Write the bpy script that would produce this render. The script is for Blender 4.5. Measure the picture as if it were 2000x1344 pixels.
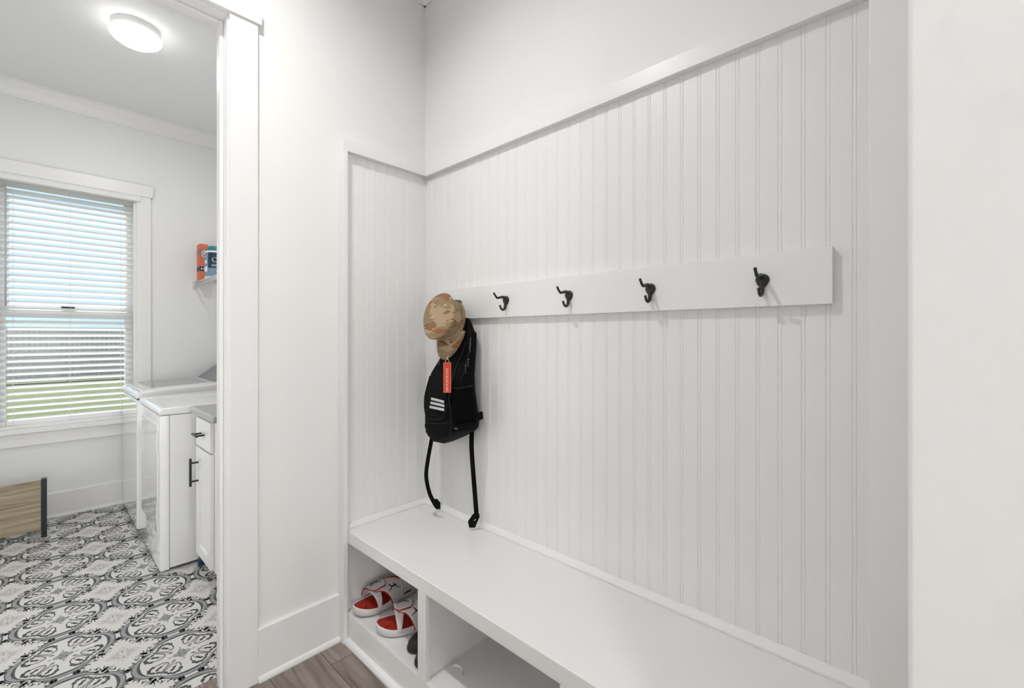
import bpy, bmesh, math, random
from mathutils import Vector, Matrix
random.seed(7)
sc = bpy.context.scene
for o in list(bpy.data.objects):
    bpy.data.objects.remove(o, do_unlink=True)
COL = sc.collection
R = math.radians

# ------------------------------------------------------------------ camera
CAMH = 1.293
cam = bpy.data.cameras.new('camera')
cam.sensor_fit = 'HORIZONTAL'; cam.sensor_width = 36.0
cam.lens = 867.6 / 2000 * 36
cam.shift_y = -15 / 2000
cam.clip_start = 0.02; cam.clip_end = 200
co = bpy.data.objects.new('camera', cam)
co.location = (0, 0, CAMH)
co.rotation_euler = (R(90), 0, -math.atan2(.7301, .6833))
COL.objects.link(co); sc.camera = co

# ------------------------------------------------------------------ world, lights, exposure
w = bpy.data.worlds.new('world'); sc.world = w; w.use_nodes = True
bg = w.node_tree.nodes['Background']
bg.inputs[0].default_value = (0.42, 0.58, 0.78, 1); bg.inputs[1].default_value = 1.5

def light(name, kind, loc, energy, color=(1, 1, 1), rot=(0, 0, 0), **kw):
    l = bpy.data.lights.new(name, kind); l.energy = energy; l.color = color
    for k, v in kw.items(): setattr(l, k, v)
    o = bpy.data.objects.new(name, l); o.location = loc; o.rotation_euler = rot
    COL.objects.link(o); return o
ZC = 3.045
light('sun', 'SUN', (0, 30, 12), 4.8, (1, .96, .90), (R(-40), 0, R(12)), angle=R(2))
# two recessed ceiling cans in the hall
light('hall_can', 'AREA', (.20, 1.20, ZC - .012), 12.6, (1, .99, .97), shape='DISK', size=.07, spread=R(153))
light('hall_can', 'AREA', (.18, -.40, ZC - .012), 7.5, (1, .99, .97), shape='DISK', size=.07, spread=R(153))
# added fill lights out of view: behind the camera and at the left hall wall
light('hall_fill', 'AREA', (-.1, -2.7, .75), 60, (1, 1, .995), (R(90), 0, R(180)), shape='RECTANGLE', size=1.5, size_y=1.8)
light('side_fill', 'AREA', (-1.12, .25, 1.1), 2.4, (1, .995, .985), (0, R(-90), 0), shape='RECTANGLE', size=2.2, size_y=2.0)  # added fill that evens out the bench wall; no opening here
# added fill light, unseen at the laundry's left, to lift dryer and cabinet
light('laundry_fill', 'AREA', (-1.1, 2.6, 1.4), 22, (1, 1, 1), (R(108), 0, R(-68)), shape='RECTANGLE', size=1.0, size_y=2.0)
sc.view_settings.view_transform = 'Standard'
sc.view_settings.look = 'None'
sc.view_settings.exposure = 0.06
sc.view_settings.gamma = 1.0
sc.view_settings.use_curve_mapping = False

# ------------------------------------------------------------------ materials
def mat(name, col, rough=.5, metal=0.0, coat=0.0, spec=None, bump=0.0, bscale=200, var=0.0, vscale=3, **kw):
    m = bpy.data.materials.new(name); m.use_nodes = True
    nt = m.node_tree; b = nt.nodes['Principled BSDF']
    b.inputs['Base Color'].default_value = (*col, 1)
    b.inputs['Roughness'].default_value = rough
    b.inputs['Metallic'].default_value = metal
    if coat: b.inputs['Coat Weight'].default_value = coat; b.inputs['Coat Roughness'].default_value = .03
    if spec is not None: b.inputs['Specular IOR Level'].default_value = spec
    tc = nt.nodes.new('ShaderNodeTexCoord')
    if var:
        n = nt.nodes.new('ShaderNodeTexNoise'); n.inputs['Scale'].default_value = vscale; n.inputs['Detail'].default_value = 4
        nt.links.new(tc.outputs['Object'], n.inputs['Vector'])
        mx = nt.nodes.new('ShaderNodeMix'); mx.data_type = 'RGBA'
        mx.inputs[6].default_value = (*[c * (1 - var) for c in col], 1); mx.inputs[7].default_value = (*[min(1, c * (1 + var)) for c in col], 1)
        nt.links.new(n.outputs['Fac'], mx.inputs[0]); nt.links.new(mx.outputs[2], b.inputs['Base Color'])
    if bump:
        n = nt.nodes.new('ShaderNodeTexNoise'); n.inputs['Scale'].default_value = bscale; n.inputs['Detail'].default_value = 3
        nt.links.new(tc.outputs['Object'], n.inputs['Vector'])
        bp = nt.nodes.new('ShaderNodeBump'); bp.inputs['Strength'].default_value = bump; bp.inputs['Distance'].default_value = .002
        nt.links.new(n.outputs['Fac'], bp.inputs['Height']); nt.links.new(bp.outputs[0], b.inputs['Normal'])
    for k, v in kw.items(): b.inputs[k.replace('_', ' ')].default_value = v
    return m
M = {}
M['wall'] = mat('wall_paint', (.87, .868, .86), .6, bump=.08, bscale=260, var=.01)
M['laundry'] = mat('laundry_wall_paint', (.86, .862, .865), .6, bump=.08, bscale=260, var=.01)
M['ceil'] = mat('ceiling_paint', (.88, .88, .88), .8)
M['trim'] = mat('trim_paint', (.875, .873, .868), .32, bump=.03, bscale=60)
M['bead'] = mat('beadboard_paint', (.87, .868, .862), .38)
M['bench'] = mat('bench_paint', (.86, .857, .852), .33, bump=.05, bscale=40, var=.015, vscale=8)
M['black'] = mat('black_iron', (.012, .012, .012), .38)
M['blkmetal'] = mat('black_metal', (.015, .017, .02), .3)
M['gloss'] = mat('white_enamel', (.86, .86, .86), .16, coat=1.0)
M['plastic'] = mat('white_plastic', (.82, .82, .82), .25)
M['seam'] = mat('dark_seam', (.10, .10, .105), .6)
M['tint'] = mat('smoked_glass', (.33, .335, .34), .12)
M['panel_grey'] = mat('grey_control_panel', (.22, .225, .235), .35)
M['cab'] = mat('cabinet_paint', (.83, .828, .82), .35)
M['counter'] = mat('grey_counter', (.36, .36, .355), .2, var=.12, vscale=60)
M['vinyl'] = mat('white_vinyl', (.85, .85, .85), .3)
M['blind'] = mat('blind_slat', (.90, .895, .885), .45)
M['cord'] = mat('blind_cord', (.8, .8, .79), .7)
M['wand'] = mat('tilt_wand', (.55, .55, .56), .3)
M['bagfab'] = mat('black_nylon', (.0035, .0035, .0038), .85, spec=.15, bump=.25, bscale=500)
M['bagdark'] = mat('black_mesh', (.002, .002, .002), .95, spec=.1, bump=.3, bscale=900)
M['baglite'] = mat('charcoal_trim', (.010, .0105, .0105), .7, spec=.2)
M['silver'] = mat('silver_print', (.62, .62, .63), .4)
M['steel'] = mat('steel', (.6, .6, .6), .25, metal=1.0)
M['gun'] = mat('dull_zip_metal', (.16, .16, .165), .35, metal=.8)
M['red'] = mat('red_tag', (.66, .058, .024), .7, bump=.2, bscale=700)
M['redpale'] = mat('tag_lettering', (.90, .50, .38), .7)
M['sole'] = mat('white_foam', (.74, .70, .695), .5)
M['insole'] = mat('red_insole', (.42, .022, .012), .6, bump=.2, bscale=300)
M['strapw'] = mat('pale_leather', (.72, .67, .675), .5)
M['shoe'] = mat('black_rubber', (.010, .010, .010), .6)
M['orange'] = mat('orange_card', (.72, .17, .075), .55)
M['brown'] = mat('brown_card', (.36, .18, .13), .6)
M['navy'] = mat('navy_print', (.012, .03, .075), .5)
M['bluegrey'] = mat('blue_print', (.20, .29, .40), .5)
M['cream'] = mat('cream_print', (.80, .72, .62), .6)
M['white'] = mat('white_print', (.88, .88, .88), .5)
M['green'] = mat('green_lid', (.02, .22, .20), .4)
M['wire'] = mat('wire_coating', (.74, .74, .74), .35)
M['blue'] = mat('dark_blue_plastic', (.01, .035, .075), .4)
M['lampglass'] = mat('frosted_glass', (.95, .94, .92), .5)
b = M['lampglass'].node_tree.nodes['Principled BSDF']
b.inputs['Emission Color'].default_value = (1, .985, .96, 1); b.inputs['Emission Strength'].default_value = 6.5
# translucent blind slats let a little daylight through
nt = M['blind'].node_tree; b = nt.nodes['Principled BSDF']
b.inputs['Transmission Weight'].default_value = 0.0
tr = nt.nodes.new('ShaderNodeBsdfTranslucent'); tr.inputs[0].default_value = (.95, .95, .94, 1)
ms = nt.nodes.new('ShaderNodeMixShader'); ms.inputs[0].default_value = .58
nt.links.new(b.outputs[0], ms.inputs[1]); nt.links.new(tr.outputs[0], ms.inputs[2])
nt.links.new(ms.outputs[0], nt.nodes['Material Output'].inputs[0])
# window glass: thin, mostly clear
gm = bpy.data.materials.new('window_glass'); gm.use_nodes = True; nt = gm.node_tree
for n in list(nt.nodes):
    if n.type == 'BSDF_PRINCIPLED': nt.nodes.remove(n)
tb = nt.nodes.new('ShaderNodeBsdfTransparent'); gb = nt.nodes.new('ShaderNodeBsdfGlossy'); gb.inputs['Roughness'].default_value = .02
ms = nt.nodes.new('ShaderNodeMixShader'); ms.inputs[0].default_value = .012
nt.links.new(tb.outputs[0], ms.inputs[1]); nt.links.new(gb.outputs[0], ms.inputs[2]); nt.links.new(ms.outputs[0], nt.nodes['Material Output'].inputs[0])
M['glass'] = gm

def ramp(nt, stops, interp='LINEAR'):
    r = nt.nodes.new('ShaderNodeValToRGB'); cr = r.color_ramp; cr.interpolation = interp
    while len(cr.elements) < len(stops): cr.elements.new(.5)
    for e, (p, c) in zip(cr.elements, stops): e.position = p; e.color = (*c, 1)
    return r
def wood_mat(name, cols, plank=None, axis='Y', gs=1.0, rough=.45, off=(0, 0, 0)):
    m = bpy.data.materials.new(name); m.use_nodes = True; nt = m.node_tree; b = nt.nodes['Principled BSDF']
    b.inputs['Roughness'].default_value = rough
    tc = nt.nodes.new('ShaderNodeTexCoord')
    mp = nt.nodes.new('ShaderNodeMapping')
    s = {'Y': (14 * gs, 1.1 * gs, 14 * gs), 'X': (1.1 * gs, 14 * gs, 14 * gs)}[axis]
    mp.inputs['Scale'].default_value = s
    nt.links.new(tc.outputs['Object'], mp.inputs[0])
    n1 = nt.nodes.new('ShaderNodeTexNoise'); n1.inputs['Scale'].default_value = 1.4; n1.inputs['Detail'].default_value = 7; n1.inputs['Distortion'].default_value = 1.6
    vec = mp.outputs[0]
    if plank:
        mp2 = nt.nodes.new('ShaderNodeMapping'); mp2.inputs['Rotation'].default_value = (0, 0, R(90)); mp2.inputs['Location'].default_value = off
        nt.links.new(tc.outputs['Object'], mp2.inputs[0])
        br = nt.nodes.new('ShaderNodeTexBrick'); br.inputs['Scale'].default_value = 1
        br.inputs['Brick Width'].default_value = 1.25; br.inputs['Row Height'].default_value = plank
        br.inputs['Mortar Size'].default_value = .0016; br.inputs['Mortar Smooth'].default_value = .1; br.offset = .37
        br.inputs['Color1'].default_value = (0, 0, 0, 1); br.inputs['Color2'].default_value = (1, 1, 1, 1); br.inputs['Mortar'].default_value = (.5, .5, .5, 1)
        nt.links.new(mp2.outputs[0], br.inputs[0])
        va = nt.nodes.new('ShaderNodeVectorMath'); va.operation = 'MULTIPLY_ADD'; va.inputs[1].default_value = (9, 9, 9)
        nt.links.new(br.outputs['Color'], va.inputs[0]); nt.links.new(mp.outputs[0], va.inputs[2]); vec = va.outputs[0]
    nt.links.new(vec, n1.inputs['Vector'])
    r = ramp(nt, [(.28, cols[0]), (.45, cols[1]), (.58, cols[2]), (.75, cols[3])])
    nt.links.new(n1.outputs['Fac'], r.inputs[0])
    out = r.outputs[0]
    if plank:
        mx = nt.nodes.new('ShaderNodeMix'); mx.data_type = 'RGBA'; mx.blend_type = 'MULTIPLY'
        r2 = ramp(nt, [(0, (.9, .9, .9)), (1, (1.1, 1.08, 1.06))]); nt.links.new(br.outputs['Color'], r2.inputs[0])
        mx.inputs[0].default_value = 1; nt.links.new(out, mx.inputs[6]); nt.links.new(r2.outputs[0], mx.inputs[7])
        mx2 = nt.nodes.new('ShaderNodeMix'); mx2.data_type = 'RGBA'
        nt.links.new(br.outputs['Fac'], mx2.inputs[0]); nt.links.new(mx.outputs[2], mx2.inputs[6]); mx2.inputs[7].default_value = (.07, .055, .045, 1)
        out = mx2.outputs[2]
    nt.links.new(out, b.inputs['Base Color'])
    return m
M['plank'] = wood_mat('grey_brown_plank', [(.12, .09, .075), (.235, .19, .17), (.30, .25, .225), (.37, .315, .285)], plank=.191, off=(0, .738, 0))
M['oak'] = wood_mat('pale_oak', [(.20, .15, .095), (.33, .27, .18), (.40, .335, .235), (.47, .40, .29)], axis='X', gs=1.5, rough=.5)
# smudged near wall
m = mat('scuffed_wall_paint', (.83, .828, .82), .55); nt = m.node_tree; b = nt.nodes['Principled BSDF']
tc = nt.nodes.new('ShaderNodeTexCoord'); n = nt.nodes.new('ShaderNodeTexNoise'); n.inputs['Scale'].default_value = 5; n.inputs['Detail'].default_value = 3
mp = nt.nodes.new('ShaderNodeMapping'); mp.inputs['Scale'].default_value = (1, 3, 1.6); nt.links.new(tc.outputs['Object'], mp.inputs[0]); nt.links.new(mp.outputs[0], n.inputs[0])
r = ramp(nt, [(.26, (.80, .80, .80)), (.42, (.862, .861, .856)), (.7, (.87, .869, .865))]); nt.links.new(n.outputs[0], r.inputs[0]); nt.links.new(r.outputs[0], b.inputs['Base Color'])
M['scuff'] = m
# camouflage
m = mat('camouflage_cloth', (.4, .3, .2), .85, bump=.3, bscale=600); nt = m.node_tree; b = nt.nodes['Principled BSDF']
tc = nt.nodes.new('ShaderNodeTexCoord')
def camo_layer(scale, stretch, seed, thr, colr, below):
    mp = nt.nodes.new('ShaderNodeMapping'); mp.inputs['Scale'].default_value = stretch; mp.inputs['Location'].default_value = (seed, seed * .7, seed * 1.3)
    n = nt.nodes.new('ShaderNodeTexNoise'); n.inputs['Scale'].default_value = scale; n.inputs['Detail'].default_value = 2.5; n.inputs['Distortion'].default_value = .6
    nt.links.new(tc.outputs['Object'], mp.inputs[0]); nt.links.new(mp.outputs[0], n.inputs[0])
    r = ramp(nt, [(thr, (0, 0, 0)), (thr + .02, (1, 1, 1))]); nt.links.new(n.outputs[0], r.inputs[0])
    mx = nt.nodes.new('ShaderNodeMix'); mx.data_type = 'RGBA'
    nt.links.new(r.outputs[0], mx.inputs[0])
    if isinstance(below, tuple): mx.inputs[6].default_value = (*below, 1)
    else: nt.links.new(below, mx.inputs[6])
    mx.inputs[7].default_value = (*colr, 1)
    return mx.outputs[2]
c = camo_layer(9, (1.2, 1.2, 2.2), 1.0, .50, (.44, .325, .20), (.30, .215, .12))
c = camo_layer(9.5, (1.2, 1.2, 2.4), 5.2, .57, (.27, .125, .06), c)
c = camo_layer(12, (1.2, 1.2, 2.2), 9.4, .63, (.58, .48, .38), c)
c = camo_layer(14, (1.2, 1.2, 2.6), 3.3, .66, (.12, .07, .035), c)
nt.links.new(c, b.inputs['Base Color'])
M['camo'] = m
# outdoors
M['grass'] = mat('lawn_grass', (.15, .175, .062), .9, var=.35, vscale=30)
M['fence'] = mat('weathered_board', (.60, .51, .42), .9, var=.4, vscale=14)
M['leaf'] = mat('hedge_leaf', (.10, .14, .06), .9, var=.4, vscale=6)
# tile print
M['tile'] = mat('tile_ground', (.66, .652, .63), .42, var=.02)
M['tdark'] = mat('tile_dark_print', (.055, .058, .064), .45)
M['tgrey'] = mat('tile_grey_print', (.30, .305, .31), .45)
M['tpale'] = mat('tile_pale_print', (.40, .39, .375), .45)

# ------------------------------------------------------------------ geometry helpers
def rootloc(p):
    v = Vector((0, 0, 0))
    while p: v += p.location; p = p.parent
    return v
class B:
    def __init__(s): s.v = []; s.f = []; s.m = []
    def add(s, vs, fs, mi=0):
        k = len(s.v); s.v += [Vector(v) for v in vs]; s.f += [[i + k for i in f] for f in fs]; s.m += [mi] * len(fs); return s
    def box(s, x0, x1, y0, y1, z0, z1, mi=0):
        vs = [(x, y, z) for z in (z0, z1) for y in (y0, y1) for x in (x0, x1)]
        return s.add(vs, [(0, 2, 3, 1), (4, 5, 7, 6), (0, 1, 5, 4), (2, 6, 7, 3), (0, 4, 6, 2), (1, 3, 7, 5)], mi)
    def prism(s, poly, ax, a, c, mi=0):
        # poly: 2d points in the two other axes (order x,y,z without ax), extruded from a to c
        def P(p, t):
            q = list(p); q.insert(ax, t); return q
        n = len(poly); vs = [P(p, a) for p in poly] + [P(p, c) for p in poly]
        fs = [tuple(range(n))[::-1], tuple(range(n, 2 * n))] + [(i, (i + 1) % n, (i + 1) % n + n, i + n) for i in range(n)]
        return s.add(vs, fs, mi)
    def tube(s, path, r, n=8, cap=True, mi=0):
        path = [Vector(p) for p in path]; rs = r if isinstance(r, (list, tuple)) else [r] * len(path)
        vs = []; prev = None
        for i, p in enumerate(path):
            t = (path[min(i + 1, len(path) - 1)] - path[max(i - 1, 0)]).normalized()
            if prev is None:
                a = t.orthogonal().normalized()
            else:
                a = (prev - t * prev.dot(t)); a = a.normalized() if a.length > 1e-6 else t.orthogonal().normalized()
            prev = a; c = t.cross(a)
            vs += [p + (a * math.cos(2 * math.pi * k / n) + c * math.sin(2 * math.pi * k / n)) * rs[i] for k in range(n)]
        fs = []
        for i in range(len(path) - 1):
            fs += [(i * n + k, i * n + (k + 1) % n, (i + 1) * n + (k + 1) % n, (i + 1) * n + k) for k in range(n)]
        if cap: fs += [tuple(range(n))[::-1], tuple(range((len(path) - 1) * n, len(path) * n))]
        return s.add(vs, fs, mi)
    def loft(s, rings, cap0=True, cap1=True, mi=0, closed=True):
        n = len(rings[0]); vs = [p for r in rings for p in r]; fs = []
        for i in range(len(rings) - 1):
            for k in range(n if closed else n - 1):
                fs.append((i * n + k, i * n + (k + 1) % n, (i + 1) * n + (k + 1) % n, (i + 1) * n + k))
        if cap0: fs.append(tuple(range(n))[::-1])
        if cap1: fs.append(tuple(range((len(rings) - 1) * n, len(rings) * n)))
        return s.add(vs, fs, mi)
    def lathe(s, prof, c, n=32, mi=0, cap0=True, cap1=True):
        rings = [[(c[0] + r * math.cos(2 * math.pi * k / n), c[1] + r * math.sin(2 * math.pi * k / n), c[2] + z) for k in range(n)] for r, z in prof]
        return s.loft(rings, cap0, cap1, mi)
    def grid(s, g, mi=0):
        return s.loft(g, False, False, mi, closed=False)
    def ribbon(s, path, wd, width, thick):
        # flat webbing along path, wd = width direction (vector or list)
        path = [Vector(p) for p in path]; rings = []
        for i, p in enumerate(path):
            t = (path[min(i + 1, len(path) - 1)] - path[max(i - 1, 0)]).normalized()
            d = Vector(wd[i] if isinstance(wd, list) else wd); d = (d - t * d.dot(t)).normalized(); nn = t.cross(d)
            a, q = d * width / 2, nn * thick / 2
            rings.append([p + a + q, p - a + q, p - a - q, p + a - q])
        return s.loft(rings)
    def build(s, name, mt, parent=None, world=True, smooth=False, bevel=0, seg=2, subsurf=0, solid=0, xf=None, autos=None):
        me = bpy.data.meshes.new(name)
        off = rootloc(parent) if (parent and world) else Vector((0, 0, 0))
        vs = [(xf @ v if xf else v) - off for v in s.v]
        me.from_pydata(vs, [], s.f)
        bm = bmesh.new(); bm.from_mesh(me); bmesh.ops.recalc_face_normals(bm, faces=bm.faces) if not solid else None
        bm.to_mesh(me); bm.free()
        mts = mt if isinstance(mt, list) else [mt]
        for q in mts: me.materials.append(M[q])
        if len(mts) > 1:
            for p, i in zip(me.polygons, s.m): p.material_index = i
        if smooth:
            for p in me.polygons: p.use_smooth = True
        o = bpy.data.objects.new(name, me); COL.objects.link(o)
        if parent: o.parent = parent
        if solid:
            q = o.modifiers.new('solid', 'SOLIDIFY'); q.thickness = solid; q.offset = 0
        if bevel:
            q = o.modifiers.new('bevel', 'BEVEL'); q.width = bevel; q.segments = seg; q.limit_method = 'ANGLE'; q.angle_limit = R(40)
            if not smooth:
                for p in me.polygons: p.use_smooth = True
                q.harden_normals = True
        if subsurf:
            q = o.modifiers.new('sub', 'SUBSURF'); q.levels = subsurf; q.render_levels = subsurf
        return o
def struct(o): o['kind'] = 'structure'; return o
def tag(o, label, cat, group=None):
    o['label'] = label; o['category'] = cat
    if group: o['group'] = group
    return o
def thing(name, label, cat, loc=(0, 0, 0), rot=(0, 0, 0), group=None):
    o = bpy.data.objects.new(name, None); o.empty_display_size = .05; COL.objects.link(o); o.location = loc; o.rotation_euler = rot
    return tag(o, label, cat, group)
def copytree(o, parent=None):
    c = o.copy(); COL.objects.link(c)
    if parent: c.parent = parent
    for ch in list(o.children): copytree(ch, c)
    return c
def text_mesh(txt, size, ext=.0004, bold=True):
    cu = bpy.data.curves.new('t', 'FONT'); cu.body = txt; cu.size = size; cu.extrude = ext; cu.align_x = 'CENTER'; cu.align_y = 'CENTER'
    cu.resolution_u = 3
    if bold: cu.offset = size * .018
    ob = bpy.data.objects.new('t', cu); COL.objects.link(ob)
    dg = bpy.context.evaluated_depsgraph_get(); dg.update()
    me = bpy.data.meshes.new_from_object(ob.evaluated_get(dg))
    vs = [v.co.copy() for v in me.vertices]; fs = [list(p.vertices) for p in me.polygons]
    bpy.data.objects.remove(ob, do_unlink=True); bpy.data.meshes.remove(me)
    return vs, fs
def lerp(a, c, t): return a + (c - a) * t
def catmull(pts, n=6):
    pts = [Vector(p) for p in pts]; out = []
    for i in range(len(pts) - 1):
        p0, p1, p2, p3 = pts[max(i - 1, 0)], pts[i], pts[i + 1], pts[min(i + 2, len(pts) - 1)]
        for k in range(n):
            t = k / n
            out.append(.5 * ((2 * p1) + (p2 - p0) * t + (2 * p0 - 5 * p1 + 4 * p2 - p3) * t * t + (3 * p1 - p0 - 3 * p2 + p3) * t ** 3))
    out.append(pts[-1]); return out

# ------------------------------------------------------------------ setting: room shell
X0, Y0, YF, YT = 1.328, 1.84, 4.57, 1.957   # bench wall, end wall, window wall, far face of end wall
XL = -1.15
o = B().box(XL, X0, -3, YT, -.05, 0).build('floor', 'plank'); struct(o)
o = B().box(XL, X0, YT, YF, -.05, 0)
# ----- printed tile pattern, one 33 cm repeat drawn from strokes and mirrored eight ways
Pp = .3315; TX, TY = .072, 2.556
def stroke(pts, w0, w1=None, n=5, mid=None):
    pts = catmull([(p[0], p[1], 0) for p in pts], n); L = len(pts); out = []
    l, r_ = [], []
    for i, p in enumerate(pts):
        t = (pts[min(i + 1, L - 1)] - pts[max(i - 1, 0)]).normalized(); nn = Vector((-t.y, t.x, 0)); f = i / (L - 1)
        wd = lerp(w0, w1 if w1 is not None else w0, f)
        if mid is not None: wd = lerp(lerp(w0, mid, min(1, 2 * f)), w1, max(0, 2 * f - 1))
        l.append(p + nn * wd / 2); r_.append(p - nn * wd / 2)
    return [[l[i], l[i + 1], r_[i + 1], r_[i]] for i in range(L - 1)]
def arc(cx, cy, r, a0, a1, n=14): return [(cx + r * math.cos(R(lerp(a0, a1, i / n))), cy + r * math.sin(R(lerp(a0, a1, i / n)))) for i in range(n + 1)]
lc, lr = .195, .28
ac = math.degrees(math.atan2(.27, .27 - lc))
half, quad = [], []      # half: mirrored + rotated (8 copies); quad: rotated only (4)
quad += [(1, q) for q in stroke(arc(lc, 0, lr, -ac, ac, 24), .010, n=1)]
ro = arc(lc, 0, lr - .004, -ac, ac, 24)
def rin(i): return lr - .012 - .036 * math.sin(math.pi * i / 24) ** .8
def arcw(f, a): return [(lc + f(i) * math.cos(R(lerp(-a, a, i / 24))), f(i) * math.sin(R(lerp(-a, a, i / 24)))) for i in range(25)]
ri = arcw(rin, ac)
quad += [(2, [(*ro[i], 0), (*ro[i + 1], 0), (*ri[i + 1], 0), (*ri[i], 0)]) for i in range(24)]
rd = arcw(lambda i: rin(i) - .007 - .024 * math.sin(math.pi * i / 24) ** 3, ac)
quad += [(1, [(*ri[i], 0), (*ri[i + 1], 0), (*rd[i + 1], 0), (*rd[i], 0)]) for i in range(24)]
quad += [(1, q) for q in stroke([(.085, .085), (.15, .15), (.245, .245)], .006, .008)]
def leaf(x, y, a, L, W):
    d = Vector((math.cos(R(a)), math.sin(R(a)), 0)); p = Vector((x, y, 0)); nn = Vector((-d.y, d.x, 0)); L *= 1.15; W *= 1.35
    return [[p, p + d * L * .35 + nn * W * .5, p + d * L * .75 + nn * W * .38, p + d * L, p + d * L * .75 - nn * W * .38, p + d * L * .35 - nn * W * .5]]
# scroll line inside each lobe with drop leaves
half += [(1, q) for q in stroke([(.25, .236), (.195, .172), (.152, .112), (.160, .070), (.205, .050), (.262, .058)], .008, .012)]
for x, y, a, L, W in [(.262, .056, 15, .055, .034), (.315, .070, 60, .050, .034), (.338, .105, 95, .052, .032), (.322, .150, 125, .050, .030), (.285, .185, 150, .048, .028), (.205, .098, 40, .050, .026), (.248, .118, 60, .046, .026)]:
    half += [(1, q) for q in leaf(x, y, a, L, W)]
half += [(1, q) for q in stroke([(.165, .082), (.205, .098), (.25, .120), (.275, .155)], .007, .005)]
for x, y, a, L, W in [(.02, 0, 0, .075, .05)]: quad += [(2, q) for q in leaf(0, 0, 0, .085, .062)]
quad += [(2, q) for q in leaf(.075, .075, 45, .05, .03)]
quad += [(2, q) for q in leaf(.10, 0, 0, .035, .018)]
# antler at the cusps pointing at the pale motif
half += [(1, q) for q in stroke([(.292, .292), (.325, .322), (.36, .35)], .030, .016)]
half += [(1, q) for q in stroke([(.318, .312), (.345, .29), (.392, .283)], .020, .006)]
half += [(1, q) for q in stroke([(.335, .322), (.372, .318), (.41, .33)], .016, .005)]
half += [(1, q) for q in leaf(.31, .272, -45, .055, .028)]
half += [(1, q) for q in leaf(.335, .285, -75, .04, .018)]
# flower sprays beside each lobe tip
half += [(1, q) for q in stroke([(.487, .100), (.458, .142), (.436, .178), (.424, .212)], .018, .005, mid=.013)]
for x, y, a, L, W in [(.496, .090, 90, .036, .026), (.496, .090, 150, .038, .022), (.496, .090, 215, .036, .018), (.496, .090, 270, .030, .020), (.458, .142, 40, .034, .013), (.440, .172, 150, .026, .012), (.430, .196, 45, .028, .012)]:
    half += [(1, q) for q in leaf(x, y, a, L, W)]
half += [(1, q) for q in stroke([(.408, .232), (.398, .250), (.380, .262)], .014, .006)]
for x, y, a, L, W in [(.400, .248, 60, .034, .014), (.395, .252, 165, .026, .010)]: half += [(1, q) for q in leaf(x, y, a, L, W)]
# pale outlined motif at the repeat corner
pal = []
def paleloop(rs, wdt):
    pts = []
    for k in range(65):
        a = 2 * math.pi * k / 64; r_ = rs * (1 + .30 * math.cos(4 * a) + .06 * math.cos(12 * a)); pts.append((.5 + r_ * math.cos(a), .5 + r_ * math.sin(a)))
    return [(3, q) for q in stroke(pts, wdt, n=1)]
pal += paleloop(.115, .006) + paleloop(.085, .005)
for k in range(4):
    a = k * 90 + 45; cx, cy = .5 + .036 * math.cos(R(a)), .5 + .036 * math.sin(R(a))
    pal += [(3, q) for q in stroke(arc(cx, cy, .030, a - 150, a + 150, 12), .005, n=1)]
    a = k * 90; pal += [(3, q) for q in leaf(.5 + .055 * math.cos(R(a)), .5 + .055 * math.sin(R(a)), a, .04, .02)]
cell = []
for k in range(4):
    ca, sa = [(1, 0), (0, 1), (-1, 0), (0, -1)][k]
    for src, mir in ((half, 1), (half, -1), (quad, 1)):
        for mi, q in src:
            cell.append((mi, [((p[0]) * ca - (p[1] * mir) * sa, (p[0]) * sa + (p[1] * mir) * ca) for p in q]))
cell += [(mi, [(p[0], p[1]) for p in q]) for mi, q in pal]
lift = {1: .0006, 2: .0003, 3: .0004}
fx0, fx1, fy0, fy1 = XL, X0, YT + .002, YF
for i in range(-4, 5):
    for j in range(-3, 8):
        cx, cy = TX + i * Pp, TY + j * Pp
        if cx > .95 or cx < -.9 or cy + .7 * Pp < fy0 or cy - .6 * Pp > fy1: continue
        for mi, q in cell:
            w_ = [(cx + p[0] * Pp, cy + p[1] * Pp) for p in q]
            if min(p[1] for p in w_) < fy0 or max(p[1] for p in w_) > fy1 - .001: continue
            o.add([(x, y, lift[mi]) for x, y in w_], [tuple(range(len(w_)))], mi)
me_b = o
o = bpy.data.objects.new('floor.001', bpy.data.meshes.new('floor_tiles')); COL.objects.link(o)
o.data.from_pydata(me_b.v, [], me_b.f)
for q in ('tile', 'tdark', 'tgrey', 'tpale'): o.data.materials.append(M[q])
for p, i in zip(o.data.polygons, me_b.m): p.material_index = i
struct(o)
# floor transition strip in the doorway
struct(B().prism([(YT - .012, 0), (YT + .012, 0), (YT + .008, .004), (YT - .008, .004)], 0, -.345, .466).build('trim_1', 'plank'))

struct(B().box(XL - .1, X0 + .1, -3.1, YF + .12, ZC, ZC + .1).build('ceiling', 'ceil'))
struct(B().box(X0, X0 + .12, .0135, YF + .12, 0, ZC).build('wall_right', 'wall'))
struct(B().box(.55, X0 + .12, -3, .0135, 0, ZC).build('wall_near', 'scuff', bevel=.004))
struct(B().box(.8765 + .02, X0, .0135, .058, 0, ZC).build('wall_return', 'wall'))
struct(B().box(XL - .12, XL, -3, YF + .12, 0, ZC).build('wall_left', 'wall'))
struct(B().box(XL - .12, X0 + .12, -3.12, -3, 0, ZC).build('wall_behind', 'wall'))
DL, DR, DH = -.365, .486, 2.475
bb = B().box(DR, X0, Y0, YT, 0, ZC).box(XL, DL, Y0, YT, 0, ZC).box(DL, DR, Y0, YT, DH, ZC)
struct(bb.build('wall_back', 'wall'))
WL, WR, WB, WT = -.215, .535, .655, 2.405
bb = B().box(XL, WL, YF, YF + .13, 0, ZC).box(WR, X0, YF, YF + .13, 0, ZC).box(WL, WR, YF, YF + .13, 0, WB).box(WL, WR, YF, YF + .13, WT, ZC)
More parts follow.
